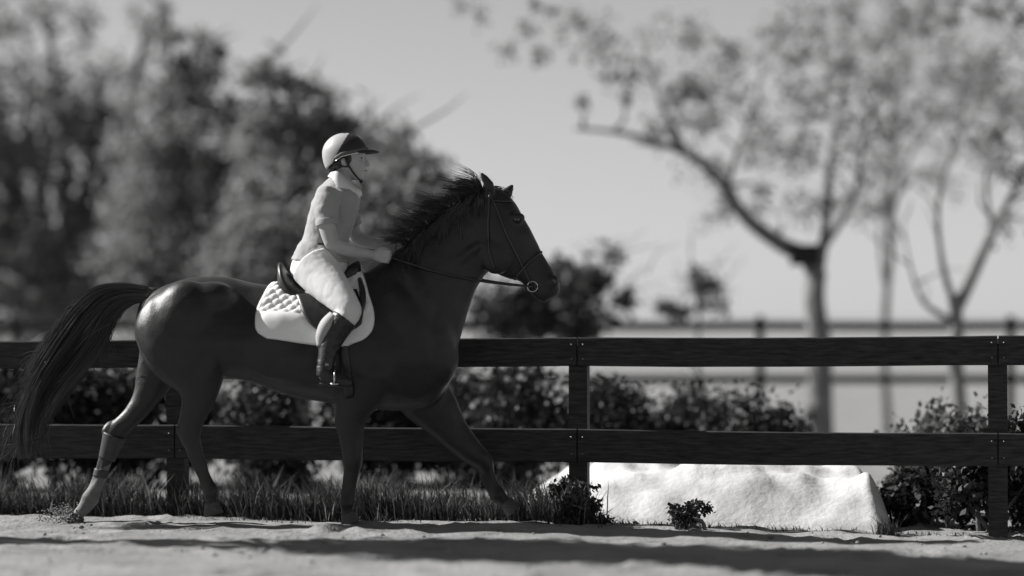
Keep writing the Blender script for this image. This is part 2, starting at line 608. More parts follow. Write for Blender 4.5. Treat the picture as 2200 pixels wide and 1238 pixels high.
def tree(name, label, group, D, base_px, clumps, n, size, leafm, trunk_r, seed, limbs=None, fork_py=560, cat='tree'):
    bark = M['bark_pale'] if name == 'pale_tree' else M['bark']
    """D: distance from the lens; clumps in photo pixels at that distance: (px, py, rx, ry, weight[, depth offset])"""
    rnd = random.Random(seed)
    y = D - D0
    base = P(base_px, 690, y)
    base.z = gz(base.x, y)
    pm = FPX / D
    root = empty(name, base, label, cat, group)
    blobs = []
    for c in clumps:
        dy = c[5] if len(c) > 5 else rnd.uniform(-0.5, 0.5)
        p = P(c[0], c[1], y)
        blobs.append((Vector((p.x, y + dy, p.z)), c[2] / pm, 0.7 * (c[2] + c[3]) / 2 / pm, c[3] / pm, c[4]))
    if trunk_r:
        bm = bmesh.new()
        fork = P(base_px + rnd.uniform(-12, 12), fork_py, y)
        fork.y = y
        pts = [base - Vector((0, 0, 0.2)), base + Vector((0, 0, 0.1))]
        rad = [trunk_r * 1.5, trunk_r * 1.2]
        for t in (0.3, 0.6, 0.85, 1.0):
            p = base.lerp(fork, t) + Vector((rnd.uniform(-.05, .05), rnd.uniform(-.05, .05), 0))
            pts.append(p)
            rad.append(trunk_r * (1.05 - 0.3 * t))
        tube(bm, pts, rad, 10, 3)
        obj('trunk', bm, bark, root)
        if limbs is None:
            limbs = []
            for b in blobs:
                t = rnd.uniform(0.5, 1)
                s = base.lerp(fork, t)
                mid = s.lerp(b[0], 0.5) + Vector((rnd.uniform(-.15, .15), rnd.uniform(-.15, .15), rnd.uniform(0, .2)))
                limbs.append(([s, mid, b[0], b[0] + Vector((rnd.uniform(-.3, .3), rnd.uniform(-.3, .3), b[3] * 0.8))], trunk_r * 0.5))
        for (pts, r0) in limbs:
            bm = bmesh.new()
            m = len(pts)
            tube(bm, pts, [r0 * (1 - 0.85 * i / (m - 1)) for i in range(m)], 7, 4)
            tips = refine([tuple(p) for p in pts], 4)
            for q in range(len(tips) // 3, len(tips), 2):    # side twigs
                s = Vector(tips[q])
                e = s + Vector((rnd.uniform(-.5, .5), rnd.uniform(-.4, .4), rnd.uniform(.05, .5)))
                mid = s.lerp(e, 0.5) + Vector((rnd.uniform(-.08, .08), 0, rnd.uniform(-.05, .08)))
                tube(bm, [s, mid, e], [r0 * 0.25 + .003, r0 * 0.15 + .003, 0.003], 5, 2)
            obj('limb', bm, bark, root)
    link('crown', leaves_mesh('crown', blobs, n, size, seed), leafm, root)
    return root


TG = 'leafy trees behind the left of the fence'
tree('leafy_tree', 'tallest leafy tree at the far left with a loose airy top', TG, 34, 120,
     [(60, 250, 170, 110, 1.2), (210, 215, 130, 90, 1.0), (110, 90, 150, 80, .33), (20, 400, 140, 120, 1.5), (230, 380, 140, 110, 1.5),
      (330, 60, 50, 45, .5), (-120, 200, 130, 160, 1), (-60, 20, 110, 80, .45), (90, 540, 170, 110, 1.6), (-90, 500, 130, 140, 1.5), (40, 650, 190, 85, 1.7), (230, 640, 120, 85, 1.6), (-120, 650, 120, 85, 1.5)], 20500, 0.088, M['leaf_mid'], 0.16, 3)
tree('leafy_tree', 'leafy tree with a narrow dark peak left of the helmet', TG, 32, 420,
     [(420, 120, 95, 45, .9), (370, 60, 60, 40, .35), (400, 210, 130, 60, 1.0), (500, 300, 130, 70, 1.3), (330, 300, 90, 60, .9), (420, 430, 160, 100, 1.6), (340, 540, 140, 100, 1.6), (520, 540, 130, 100, 1.8), (380, 650, 150, 75, 1.6)], 15500, 0.085, M['leaf_mid'], 0.13, 4)
tree('leafy_tree', 'round topped leafy tree directly behind the helmet', TG, 30, 640,
     [(575, 150, 75, 45, 1.0), (640, 235, 120, 55, 1.2), (560, 300, 90, 60, 1.2), (700, 340, 120, 75, 1.6), (620, 440, 140, 90, 1.8), (770, 290, 70, 45, 1.0), (560, 540, 120, 90, 1.8), (700, 540, 130, 90, 1.8), (620, 650, 170, 75, 1.6)], 15500, 0.082, M['leaf_mid'], 0.12, 5)
tree('leafy_tree', 'lowest leafy tree, behind the rider and the horse neck', TG, 28.5, 860,
     [(845, 300, 70, 38, .8), (850, 380, 110, 55, 1.5), (920, 430, 80, 45, 1.0), (790, 440, 110, 70, 1.7), (880, 500, 120, 70, 1.7), (960, 540, 90, 55, 1.0), (830, 580, 150, 80, 1.8)], 12500, 0.076, M['leaf_mid'], 0.11, 6)
tree('bush', 'loose grey bush in the open behind the horse muzzle', None, 28, 1250,
     [(1270, 590, 70, 48, .9), (1210, 620, 60, 50, 1.0), (1300, 545, 40, 30, .35), (1230, 680, 80, 50, 1.3), (1150, 660, 90, 55, 1.5), (1320, 620, 50, 40, .4), (1080, 680, 90, 60, 1.5)], 3400, 0.085, M['leaf_dark'], 0.03, 7, fork_py=650, cat='bush')
tree('sapling', 'thin young sapling between the bush and the curved limb tree', None, 29, 1512,
     [(1510, 610, 26, 40, .7), (1470, 660, 55, 18, .9), (1540, 640, 22, 25, .3), (1440, 668, 30, 12, .6)], 480, 0.08, M['leaf_dark'], 0.018, 8, fork_py=610)

# open tree with the long curved limb
yT = 12.0 + 18 - 18
yT = 11.0


def Q(px, py, dy=0.0, D=None):
    p = P(px, py, yT)
    p.y += dy
    return p


r5 = tree('pale_tree', 'thin leaved tree whose long limb curves down to its trunk', 'thin leaved trees on the right', D0 + yT, 1757,
          [(1480, 235, 160, 55, .5), (1400, 110, 200, 70, .42), (1650, 170, 180, 80, .5), (1610, 310, 130, 80, .6), (1800, 250, 150, 100, .45), (1230, 90, 160, 60, .34),
           (1560, 440, 60, 45, .35), (1800, 60, 200, 60, .5), (1700, 400, 110, 70, .3), (1320, 200, 130, 40, .3), (1090, 40, 140, 40, .2)], 5600, 0.062, M['leaf_pale'], 0.125, 9, fork_py=590,
          limbs=[([Q(1757, 600), Q(1735, 552), Q(1680, 525), Q(1600, 465), Q(1548, 385, .1), Q(1480, 328, .2), Q(1350, 285, .2), Q(1235, 271, .3)], 0.10),
                 ([Q(1757, 600), Q(1775, 480), Q(1790, 330, .2), Q(1825, 160, .3), Q(1840, 20, .4)], 0.055),
                 ([Q(1765, 540), Q(1830, 420, -.3), Q(1850, 270, -.5), Q(1930, 150, -.6)], 0.035),
                 ([Q(1560, 410), Q(1590, 320, .3), Q(1640, 200, .6), Q(1650, 80, .8)], 0.035),
                 ([Q(1480, 328, .2), Q(1420, 220, .1), Q(1380, 90, 0)], 0.028)])
tree('pale_tree', 'thin leaved tree with a straight upright trunk between two others', 'thin leaved trees on the right', 32, 1905,
     [(1950, 120, 150, 80, .5), (2060, 220, 140, 80, .5), (1930, 330, 100, 70, .4), (2040, 350, 100, 60, .35), (1860, 430, 70, 50, .3), (1920, 20, 170, 50, .5)], 3300, 0.062, M['leaf_pale'], 0.05, 10, fork_py=420)
yT = 9.5
tree('pale_tree', 'leaning forked tree at the far right edge', 'thin leaved trees on the right', D0 + yT, 2055,
     [(2190, 120, 140, 90, .5), (2210, 330, 90, 60, .7), (2130, 250, 110, 60, .4), (2230, 220, 100, 80, .5), (2100, 40, 140, 50, .5), (2180, 480, 60, 50, .3)], 2800, 0.06, M['leaf_pale'], 0.075, 12, fork_py=640,
     limbs=[([Q(2055, 660), Q(2085, 600), Q(2135, 500, .1), Q(2185, 410, .2), Q(2250, 300, .3), Q(2300, 180, .3)], 0.07),
            ([Q(2055, 670), Q(2020, 560, -.1), Q(2010, 430, -.2), Q(2050, 280, -.3), Q(2080, 120, -.4)], 0.035),
            ([Q(2050, 690), Q(1985, 650), Q(1955, 570), Q(1940, 480)], 0.03),
            ([Q(2135, 500, .1), Q(2130, 380, .3), Q(2160, 250, .5)], 0.03)])


def nest_box():
    yb = 10.8
    a, b = P(1692, 526, yb), P(1762, 570, yb)
    y0 = yb
    root = empty('nest_box', ((a.x + b.x) / 2, y0, b.z), 'dark flat topped wooden box fixed in the fork of the curved limb tree', 'box')
    bm = bmesh.new()
    box(bm, (a.x + .03, y0 - .10, b.z), (b.x - .02, y0 + .10, a.z - .022))
    obj('box_body', bm, M['box'], root, smooth=False)
    bm = bmesh.new()
    box(bm, (a.x, y0 - .14, a.z - .02), (b.x + .01, y0 + .12, a.z))
    obj('lid', bm, M['box'], root, smooth=False)


nest_box()

# unseen trees added past the left edge, shaped to shade the foreground
def add_shadow_tree(label, x, y, z0, z1, r0, n, seed):
    rnd = random.Random(seed)
    root = empty('shadow_tree', (x, y, 0), label, 'tree')
    bl = []
    for k in range(16):
        z = z0 + (z1 - z0) * k / 15
        r = r0 * (.6 + .4 * math.sin(PI * min(1, k / 15 + .12)))
        bl.append((Vector((x + rnd.uniform(-.12, .12), y + rnd.uniform(-.16, .16), z)), r, r, .42, 1))
    link('crown', leaves_mesh('crown', bl, n, 0.09, seed), M['leaf_mid'], root)
    bm = bmesh.new()
    tube(bm, [Vector((x, y, -.2)), Vector((x, y, 1)), Vector((x + .05, y, z0 + .5)), Vector((x, y, z1 - .3))], [.13, .1, .07, .02], 10, 3)
    obj('trunk', bm, M['bark'], root)


add_shadow_tree('shorter of two columnar trees added out of view to shade the foreground', -4.4, -0.85, 2.75, 4.3, .55, 14000, 91)
add_shadow_tree('taller of two columnar trees added out of view to shade the foreground', -5.6, -0.75, 4.1, 8.3, .8, 42000, 92)

# low dark bushes in a row between the two fences
SHRUB_GROUP = 'low dark bushes between the two fences'


def shrub_blobs(cx, cy, w, h, z0, rnd):
    bl = []
    for k in range(7):
        bl.append((Vector((cx + rnd.uniform(-.5, .5) * w, cy + rnd.uniform(-.25, .25), z0 + h * rnd.uniform(.25, .72))), w * rnd.uniform(.26, .42), w * .3, h * rnd.uniform(.22, .34), 1))
    return bl


def shrub(name, label, group, x, y, w, h, n, size, leafm, seed):
    rnd = random.Random(seed)
    z0 = gz(x, y)
    root = empty(name, (x, y, z0), label, 'bush', group)
    bl = shrub_blobs(x, y, w, h, z0, rnd)
    link('foliage', leaves_mesh('foliage', bl, n, size, seed), leafm, root)
    bm = bmesh.new()
    for b in bl:
        s = Vector((x + rnd.uniform(-.1, .1), y + rnd.uniform(-.08, .08), z0 - 0.03))
        tube(bm, [s, s.lerp(b[0], .5) + Vector((rnd.uniform(-.05, .05), 0, .03)), b[0]], [.016, .011, .005], 6, 3)
    obj('stem', bm, M['bark'], root)
    return root


def copy_thing(root, loc, rz, sc, label):
    c = root.copy()
    COL.objects.link(c)
    c.location, c.rotation_euler, c.scale = loc, (0, 0, rz), (sc, sc, sc)
    c['label'] = label
    for ch in [o for o in COL.objects if o.parent == root]:
        d = ch.copy()
        COL.objects.link(d)
        d.parent = c
    return c


row = [(-40, 760, 'low dark bush between the rails at the far left'), (130, 735, 'low dark bush seen past the horse tail'), (330, 745, 'low dark bush behind the horse buttock'),
       (560, 790, 'low dark bush showing under the horse belly'), (760, 780, 'low dark bush between the horse legs'), (960, 770, 'low dark bush in front of the horse chest'),
       (1110, 760, 'low dark bush below the horse chin, between the rails'), (1270, 795, 'low dark bush right of the horse muzzle, between the rails'), (1440, 815, 'low dark bush above the middle of the sand heap'),
       (1620, 832, 'low dark bush left of the pale trunk')]
proto = []
for i, (px, top, lab) in enumerate(row):
    y = 3.8 + 0.35 * (i % 3)
    c = P(px, 690, y)
    h = CAMH - (top - 690) / FPX * (D0 + y)
    if i < 3:
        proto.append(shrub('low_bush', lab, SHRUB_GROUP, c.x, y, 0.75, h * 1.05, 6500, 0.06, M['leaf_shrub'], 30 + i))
        proto[-1]['h'] = h * 1.05
    else:
        p = proto[i % 3]
        copy_thing(p, (c.x, y, 0), random.Random(i).uniform(0, 6), h * 1.05 / p['h'], lab)

# bushes at the right, close behind the fence
for k, (px, y, w, top, n, lab, seed) in enumerate((
        (1985, 0.75, 0.42, 985, 5200, 'dark bush at the right end of the sand heap', 51),
        (2140, 0.55, 0.50, 880, 7500, 'tallest dark bush near the right edge under the fence', 52),
        (2060, 1.9, 0.55, 850, 5200, 'grey topped bush showing between the rails at right', 53),
        (2290, 0.7, 0.5, 930, 5500, 'dark bush cut by the right edge of the picture', 54))):
    c = P(px, 690, y)
    h = CAMH - (top - 690) / FPX * (D0 + y) - gz(c.x, y)
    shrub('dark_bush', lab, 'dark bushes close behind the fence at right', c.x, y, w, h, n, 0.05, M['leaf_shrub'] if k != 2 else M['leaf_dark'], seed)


# tufts of grass
def tuft(name, label, x, y, w, h, n, seed, parent=None, group=None):
    rnd = random.Random(seed)
    bm = bmesh.new()
    blades(bm, rnd, [(x + rnd.gauss(0, w * .4), y + rnd.gauss(0, w * .3)) for _ in range(n)], h)
    o = obj(name, bm, [M['blade'], M['dry_blade']], None, smooth=False)
    return tag(o, label, 'grass tuft', group)


def blades(bm, rnd, spots, h):
    for (x, y) in spots:
        l = h * (.3 + .85 * rnd.random() ** 1.6)
        a = rnd.gauss(3.3, 1.3)
        b = rnd.uniform(.15, 1.1) * l
        d = Vector((math.cos(a), math.sin(a), 0))
        s = Vector((-d.y, d.x, 0)) * rnd.uniform(.002, .005)
        p0 = Vector((x, y, gz(x, y) - .02))
        p1 = p0 + d * b * .35 + Vector((0, 0, l * .6))
        p2 = p0 + d * b + Vector((0, 0, l))
        v = [bm.verts.new(q) for q in (p0 - s, p0 + s, p1 + s * .8, p1 - s * .8, p2)]
        mi = 1 if rnd.random() < .14 else 0
        bm.faces.new((v[0], v[1], v[2], v[3])).material_index = mi
        bm.faces.new((v[3], v[2], v[4])).material_index = mi


for (px, y, w, h, n, lab, sd) in ((1235, 0.06, .16, .26, 420, 'dark grass tuft at the left foot of the pale sand heap', 61), (1905, -0.1, .08, .14, 160, 'dark grass tuft at the right end of the pale sand heap', 63)):
    c = P(px, 690, y)
    tuft('grass_tuft', lab, c.x, y, w, h, n, sd, group='grass tufts by the sand heap')


c = P(1478, 690, 0.02)
shrub('weed', 'leafy dark weed growing in front of the pale sand heap', None, c.x, 0.02, .15, .19, 900, .03, M['leaf_shrub'], 66)['category'] = 'weed'
c = P(1252, 690, 0.16)
shrub('weed', 'sprawling dark weed beside the fence post at the heap left end', None, c.x, 0.16, .21, .27, 1300, .034, M['leaf_shrub'], 67)['category'] = 'weed'


def verge():
    rnd = random.Random(77)
    bm = bmesh.new()
    spots = []
    for i in range(24000):
        x = rnd.uniform(-4.2, 0.62)
        dens = 1 - sstep(0.25, 0.62, x)
        if rnd.random() > dens:
            continue
        y = fy(x) + rnd.uniform(-0.16, 0.75)
        spots.append((x, y))
    lo_, hi_ = [], []
    for q in spots:
        n_ = noise.noise((q[0] * 2.6, q[1] * 2.6, 3)) + .5 * noise.noise((q[0] * 8, q[1] * 8, 1))
        (hi_ if n_ > .12 else lo_).append(q) if n_ > -.55 else None
    fringe = [(x, fy(x) - abs(rnd.gauss(.16, .14))) for x in (rnd.uniform(-4.2, .7) for _ in range(900))]
    blades(bm, rnd, [q for q in fringe if noise.noise((q[0] * 3, q[1] * 5, 6)) > -.1], 0.07)
    blades(bm, rnd, lo_, 0.15)
    blades(bm, rnd, hi_, 0.27)
    spots = [(rnd.uniform(0.3, 3.6), 0) for _ in range(900)]
    spots = [(x, fy(x) + rnd.gauss(0.0, .05)) for x, _ in spots]
    blades(bm, rnd, spots, 0.05)
    o = obj('grass', bm, [M['blade'], M['dry_blade']], None, smooth=False)
    tag(o, 'strip of rough dark grass growing under the fence', 'grass', kind='stuff')


verge()

# ------------------------------------------------------------------ the horse
ground_c = P(640, 690).x
horse = empty('horse', (ground_c, 0, 0), 'dark horse cantering to the right with arched neck and streaming tail', 'horse')


def horse_body():
    bm = bmesh.new()
    # trunk: (x, top, bottom, half width)
    tr = [(292, 672, 728, .07), (302, 648, 752, .14), (325, 627, 790, .21), (365, 610, 815, .255), (420, 596, 815, .28), (480, 594, 815, .275), (540, 606, 822, .265), (600, 614, 843, .285),
          (660, 617, 858, .30), (720, 610, 868, .30), (775, 588, 874, .28), (830, 562, 882, .255), (885, 552, 880, .235), (930, 570, 866, .205), (962, 620, 830, .165), (982, 690, 785, .09)]
    loft_pairs(bm, [(x, t, x, b, w) for x, t, b, w in tr], 5, 32, 2.2, pear=.30)
    # withers ridge
    loft_pairs(bm, [(740, 612, 740, 660, .10), (800, 574, 800, 660, .10), (850, 545, 855, 660, .10), (890, 528, 900, 660, .10)], 4, 16)
    # neck
    nk = [(835, 562, 945, 845, .19), (878, 522, 985, 740, .165), (918, 484, 1006, 672, .13), (955, 452, 1022, 625, .108), (992, 428, 1040, 594, .095), (1030, 408, 1062, 572, .085), (1056, 402, 1075, 545, .075)]
    loft_pairs(bm, nk, 6, 24, 2.1)
    # head
    hd = [(1048, 398, 1010, 450, .055), (1075, 406, 1020, 492, .082), (1104, 432, 1036, 540, .10), (1130, 474, 1060, 582, .095), (1152, 518, 1092, 598, .07), (1172, 556, 1118, 606, .058), (1191, 590, 1136, 626, .058),
          (1203, 612, 1150, 641, .056), (1200, 634, 1166, 648, .036)]
    loft_pairs(bm, hd, 5, 22, 2.3)
    for s in (-1, 1):
        c = P(1066, 545); c.y = s * .062
        ball(bm, c, .105, .042, .12)                       # cheek
        c = P(1112, 468); c.y = s * .078
        ball(bm, c, .045, .028, .032)                      # brow
        c = P(1188, 606); c.y = s * .045
        ball(bm, c, .035, .024, .04)                       # nostril wing
        c = P(410, 690); c.y = s * .175
        ball(bm, c, .21, .125, .24)                        # haunch
        c = P(880, 715); c.y = s * .155
        ball(bm, c, .15, .095, .30, rot=Matrix.Rotation(R(-22), 3, 'Y'))   # shoulder
        c = P(945, 770); c.y = s * .09
        ball(bm, c, .11, .10, .17)                         # breast
        # ears
        e0, e1, e2 = P(1053, 420), P(1050, 398), P(1033, 371)
        if s > 0:
            e0, e1, e2 = P(1082, 425), P(1092, 410), P(1103, 394)
        for p, yy in ((e0, .055), (e1, .068), (e2, .075)):
            p.y = s * yy
        tube(bm, [e0, e0.lerp(e1, .6), e1, e1.lerp(e2, .6), e2], [.030, .034, .030, .018, .005], 10, 2, .55)
    loft_pairs(bm, [(1165, 628, 1140, 622, .035), (1172, 640, 1150, 634, .04), (1176, 650, 1158, 646, .025)], 3, 14)   # chin
    # limbs: (px, py, y, radius px, lateral factor)
    limb(bm, [(388, 628, .10, 22, .6), (384, 650, .125, 58, .55), (375, 695, .15, 80, .55), (345, 770, .15, 58, .6), (325, 815, .15, 44, .65), (306, 855, .15, 31, .75), (275, 898, .15, 23, .8), (242, 932, .15, 23, .7), (228, 966, .15, 16, .8), (218, 1004, .15, 12.5, .85),
              (206, 1038, .15, 12.5, .85), (188, 1070, .15, 18, .85), (178, 1088, .15, 16, .85), (164, 1106, .15, 13, .95), (156, 1116, .15, 14, 1)])
    c = P(226, 922); c.y = .15
    ball(bm, c, .03, .03, .055, rot=Matrix.Rotation(R(35), 3, 'Y'))   # point of hock
    limb(bm, [(394, 622, -.10, 24, .6), (392, 648, -.13, 66, .5), (390, 698, -.16, 95, .5), (404, 755, -.17, 86, .55), (430, 812, -.17, 60, .6), (432, 856, -.17, 39, .7), (420, 896, -.17, 27, .78), (414, 930, -.17, 25, .7), (428, 968, -.17, 15, .8), (440, 1000, -.17, 12.5, .85),
              (451, 1030, -.17, 12.5, .85), (459, 1052, -.17, 17, .85), (460, 1070, -.17, 13, .9), (461, 1082, -.17, 14, 1)])
    c = P(396, 918); c.y = -.17
    ball(bm, c, .028, .028, .055, rot=Matrix.Rotation(R(12), 3, 'Y'))
    limb(bm, [(838, 680, -.12, 20, .6), (828, 720, -.15, 52, .5), (815, 772, -.17, 75, .5), (778, 835, -.165, 58, .6), (758, 890, -.155, 38, .7), (757, 935, -.15, 27, .8), (759, 972, -.15, 23, .85), (760, 992, -.15, 21, .85), (760, 1020, -.15, 13, .85), (756, 1052, -.15, 12.5, .85),
              (750, 1076, -.15, 18, .85), (750, 1094, -.15, 13.5, .95), (752, 1106, -.15, 15, 1)])
    limb(bm, [(868, 680, .11, 20, .6), (872, 722, .135, 58, .5), (880, 772, .15, 85, .5), (905, 840, .15, 66, .6), (945, 895, .15, 48, .66), (985, 945, .15, 33, .75), (1018, 978, .15, 26, .85), (1037, 994, .15, 23, .85), (1049, 1018, .15, 14, .85), (1059, 1042, .15, 12.5, .85),
              (1069, 1064, .15, 17, .85), (1083, 1079, .15, 13, .95), (1091, 1087, .15, 14, 1)])
    # back tendons, knees, stifle folds, shoulder and quarter muscles
    for yy, pts in ((.15, [(222, 945), (214, 975), (204, 1008), (192, 1040), (178, 1066)]), (-.17, [(398, 930), (413, 966), (427, 1000), (439, 1030), (448, 1052)]),
                    (-.15, [(748, 990), (747, 1020), (743, 1050), (738, 1076)]), (.15, [(1027, 1002), (1037, 1026), (1047, 1050), (1058, 1070)])):
        tube(bm, [Vector((P(a, b).x, yy, P(a, b).z)) for a, b in pts], .0165, 10, 3)
    for (px, py, yy, r) in ((759, 978, -.15, 21), (1034, 990, .15, 21), (749, 1078, -.15, 17), (1069, 1066, .15, 17), (188, 1072, .15, 18), (459, 1054, -.17, 16)):
        c = P(px, py); c.y = yy
        ball(bm, c, r / PXM * 1.02, r / PXM * .95, r / PXM * 1.1, 14)
    for s in (-1, 1):
        for (px, py, yy, rx, ry, rz, rot) in ((905, 640, .125, .07, .08, .24, -24), (860, 800, .16, .11, .07, .15, 20), (800, 800, .20, .16, .09, .12, 8), (455, 790, .20, .075, .08, .14, 25),
                                              (465, 640, .17, .13, .09, .10, 10), (985, 560, .06, .05, .06, .20, 52), (610, 745, .225, .26, .08, .20, 4)):
            c = P(px, py); c.y = s * yy
            ball(bm, c, rx, ry, rz, 18, Matrix.Rotation(R(rot), 3, 'Y'))
    me = remesh('body', bm, 0.0078, smooth=6)
    o = bpy.data.objects.new('tmp', me)
    COL.objects.link(o)
    vg = o.vertex_groups.new(name='trunk')
    for v in me.vertices:
        px, py = v.co.x / D0 * FPX + 1100, 690 - (v.co.z - CAMH) / D0 * FPX
        w = sstep(0, 60, 905 - py) * sstep(0, 90, 1030 - px - max(0, 560 - py) * .35)
        if w > 0:
            vg.add([v.index], w, 'REPLACE')
    md = o.modifiers.new('s', 'SMOOTH')
    md.factor, md.iterations, md.vertex_group = .5, 75, 'trunk'
    dg = bpy.context.evaluated_depsgraph_get()
    me2 = bpy.data.meshes.new_from_object(o.evaluated_get(dg), depsgraph=dg)
    bpy.data.objects.remove(o)
    me = me2
    me.name = 'body'
    for p in me.polygons:
        p.use_smooth = True
    nrm = [v.normal.copy() for v in me.vertices]
    for v, nn in zip(me.vertices, nrm):                     # muscle relief
        c = v.co.copy()
        v.co = c + nn * (0.006 * noise.noise((c.x * 6, c.y * 6, c.z * 6)) + 0.0025 * noise.noise((c.x * 16, c.y * 16, c.z * 16)))
    return me


body_me = horse_body()
bvh = BVHTree.FromPolygons([v.co.copy() for v in body_me.vertices], [tuple(p.vertices) for p in body_me.polygons])


def drape(px, py, off=0.01, side=-1, ref=None):
    """point on the horse's flank seen at pixel (px, py), lifted by off"""
    p = P(px, py)
    hit = bvh.ray_cast(Vector((p.x, side * 2, p.z)), Vector((0, -side, 0)))
    if hit[0] is None:
        return None
    return hit[0] + Vector((0, side * off, 0))


# pale hair on the far hind shank, drawn by height on that leg only
horse_o = link('body', body_me, [M['coat'], M['sock']], horse)
for p in body_me.polygons:
    c = p.center + horse.location
    ipx = c.x / D0 * FPX + 1100
    ipy = 690 - (c.z - CAMH) / D0 * FPX
    if c.y > 0.03 and ipx < 330 and 1010 < ipy + 0.5 * (ipx - 210):
        p.material_index = 1

for (rows_, nm) in (([(163, 1110, 14), (157, 1118, 18), (148, 1131, 22)], .15), ([(460, 1076, 14), (462, 1086, 17), (466, 1102, 21)], -.17), ([(749, 1099, 14), (752, 1107, 17), (757, 1121, 22)], -.15), ([(1085, 1081, 14), (1093, 1089, 17), (1105, 1101, 21)], .15)):
    bm = bmesh.new()
    limb(bm, [(a, b, nm, r, 1.0) for a, b, r in rows_], 4, 18)
    obj('hoof', bm, M['hoof'], horse)
for (rows_, yy) in (([(240, 938, 27), (231, 962, 22), (222, 990, 18)], .15), ([(212, 1012, 16.5), (208, 1028, 16.5)], .15)):
    bm = bmesh.new()
    limb(bm, [(a, b, yy, r, .9) for a, b, r in rows_], 5, 18)
    obj('leg_wrap', bm, M['wrap'], horse)
for s in (-1, 1):
    bm = bmesh.new()
    c = drape(1110, 472, -0.008, s)
    ball(bm, c, .021, .013, .018, 14)
    obj('eye', bm, M['eye'], horse)
    bm = bmesh.new()
    c = drape(1190, 604, -0.004, s)
    ball(bm, c, .011, .006, .019, 12, Matrix.Rotation(R(-25), 3, 'Y'))
    obj('nostril', bm, M['eye'], horse)


def strand(bm, pts, r0, n=3):
    rows = refine([tuple(p) for p in pts], 3)
    m = len(rows)
    prev = None
    for i, q in enumerate(rows):
        t = i / (m - 1)
        r = r0 * (1 - t) ** 0.6 + 0.0004
        a, b = Vector(rows[max(i - 1, 0)]), Vector(rows[min(i + 1, m - 1)])
        d = (b - a)
        d = d.normalized() if d.length > 1e-9 else Vector((0, 0, 1))
        s = d.cross(Vector((0.2, 1, 0.1))).normalized()
        v = d.cross(s)
        c = Vector(q)
        ring = [bm.verts.new(c + s * r * math.cos(2 * PI * k / n) + v * r * math.sin(2 * PI * k / n)) for k in range(n)]
        if prev:
            for k in range(n):
                bm.faces.new((prev[k], prev[(k + 1) % n], ring[(k + 1) % n], ring[k]))
        prev = ring


def tail():
    rnd = random.Random(21)
    bm = bmesh.new()
    outer = [(318, 618), (265, 612), (215, 620), (170, 652), (130, 702), (98, 754), (70, 808), (52, 862), (44, 910), (46, 952), (56, 985)]
    inner = [(312, 648), (285, 652), (262, 668), (243, 697), (220, 740), (186, 786), (150, 826), (122, 866), (103, 904), (92, 938), (86, 965)]
    # dock and dense core
    core = [((o[0] * .55 + i[0] * .45), (o[1] * .55 + i[1] * .45), 0.0, max(6, math.hypot(o[0] - i[0], o[1] - i[1]) * (.36 if k < 5 else .18)), .55) for k, (o, i) in enumerate(zip(outer, inner))][:9]
    core[0] = (335, 640, 0, 22, .8)
    limb(bm, core, 4, 14)
    for k in range(170):
        u0 = rnd.random() if rnd.random() < .7 else rnd.random() ** 2
        end0 = rnd.choice((5, 6, 6, 7, 7, 8, 8, 9, 10, 10))
        ph, amp = rnd.uniform(0, 6.28), rnd.uniform(.04, .14)
        y0 = rnd.gauss(0, .035)
        w1, w2 = rnd.gauss(-.006, .016), rnd.gauss(0, .012)
        for q_ in range(16):
            end = min(10, max(5, end0 - (rnd.random() < .35)))
            u = u0 + rnd.gauss(0, .035)
            jit = rnd.gauss(0, .008)
            pts = []
            for q in range(0, end + 1):
                o, i = outer[q], inner[q]
                du = u + amp * math.sin(ph + q * .75) * (q / 10) + (w1 + jit * .6) * q
                p = P(o[0] + (i[0] - o[0]) * du, o[1] + (i[1] - o[1]) * du)
                p.y = y0 * (0.5 + .16 * q) + (w2 * .4 + jit * .25) * q
                pts.append(p)
            strand(bm, pts, rnd.uniform(.0010, .0024))
    for k in range(320):                                     # stray hairs
        q = rnd.randint(3, 9)
        i = outer[q] if rnd.random() < .6 else inner[q]
        p0 = P(i[0], i[1])
        p0.y = rnd.gauss(0, .05)
        d = Vector((rnd.uniform(-.2, .03), rnd.gauss(0, .05), -rnd.uniform(.02, .26)))
        strand(bm, [p0, p0 + d * .5 + Vector((-.02, 0, .01)), p0 + d], .0016)
    obj('tail', bm, M['tail_hair'], horse)


tail()


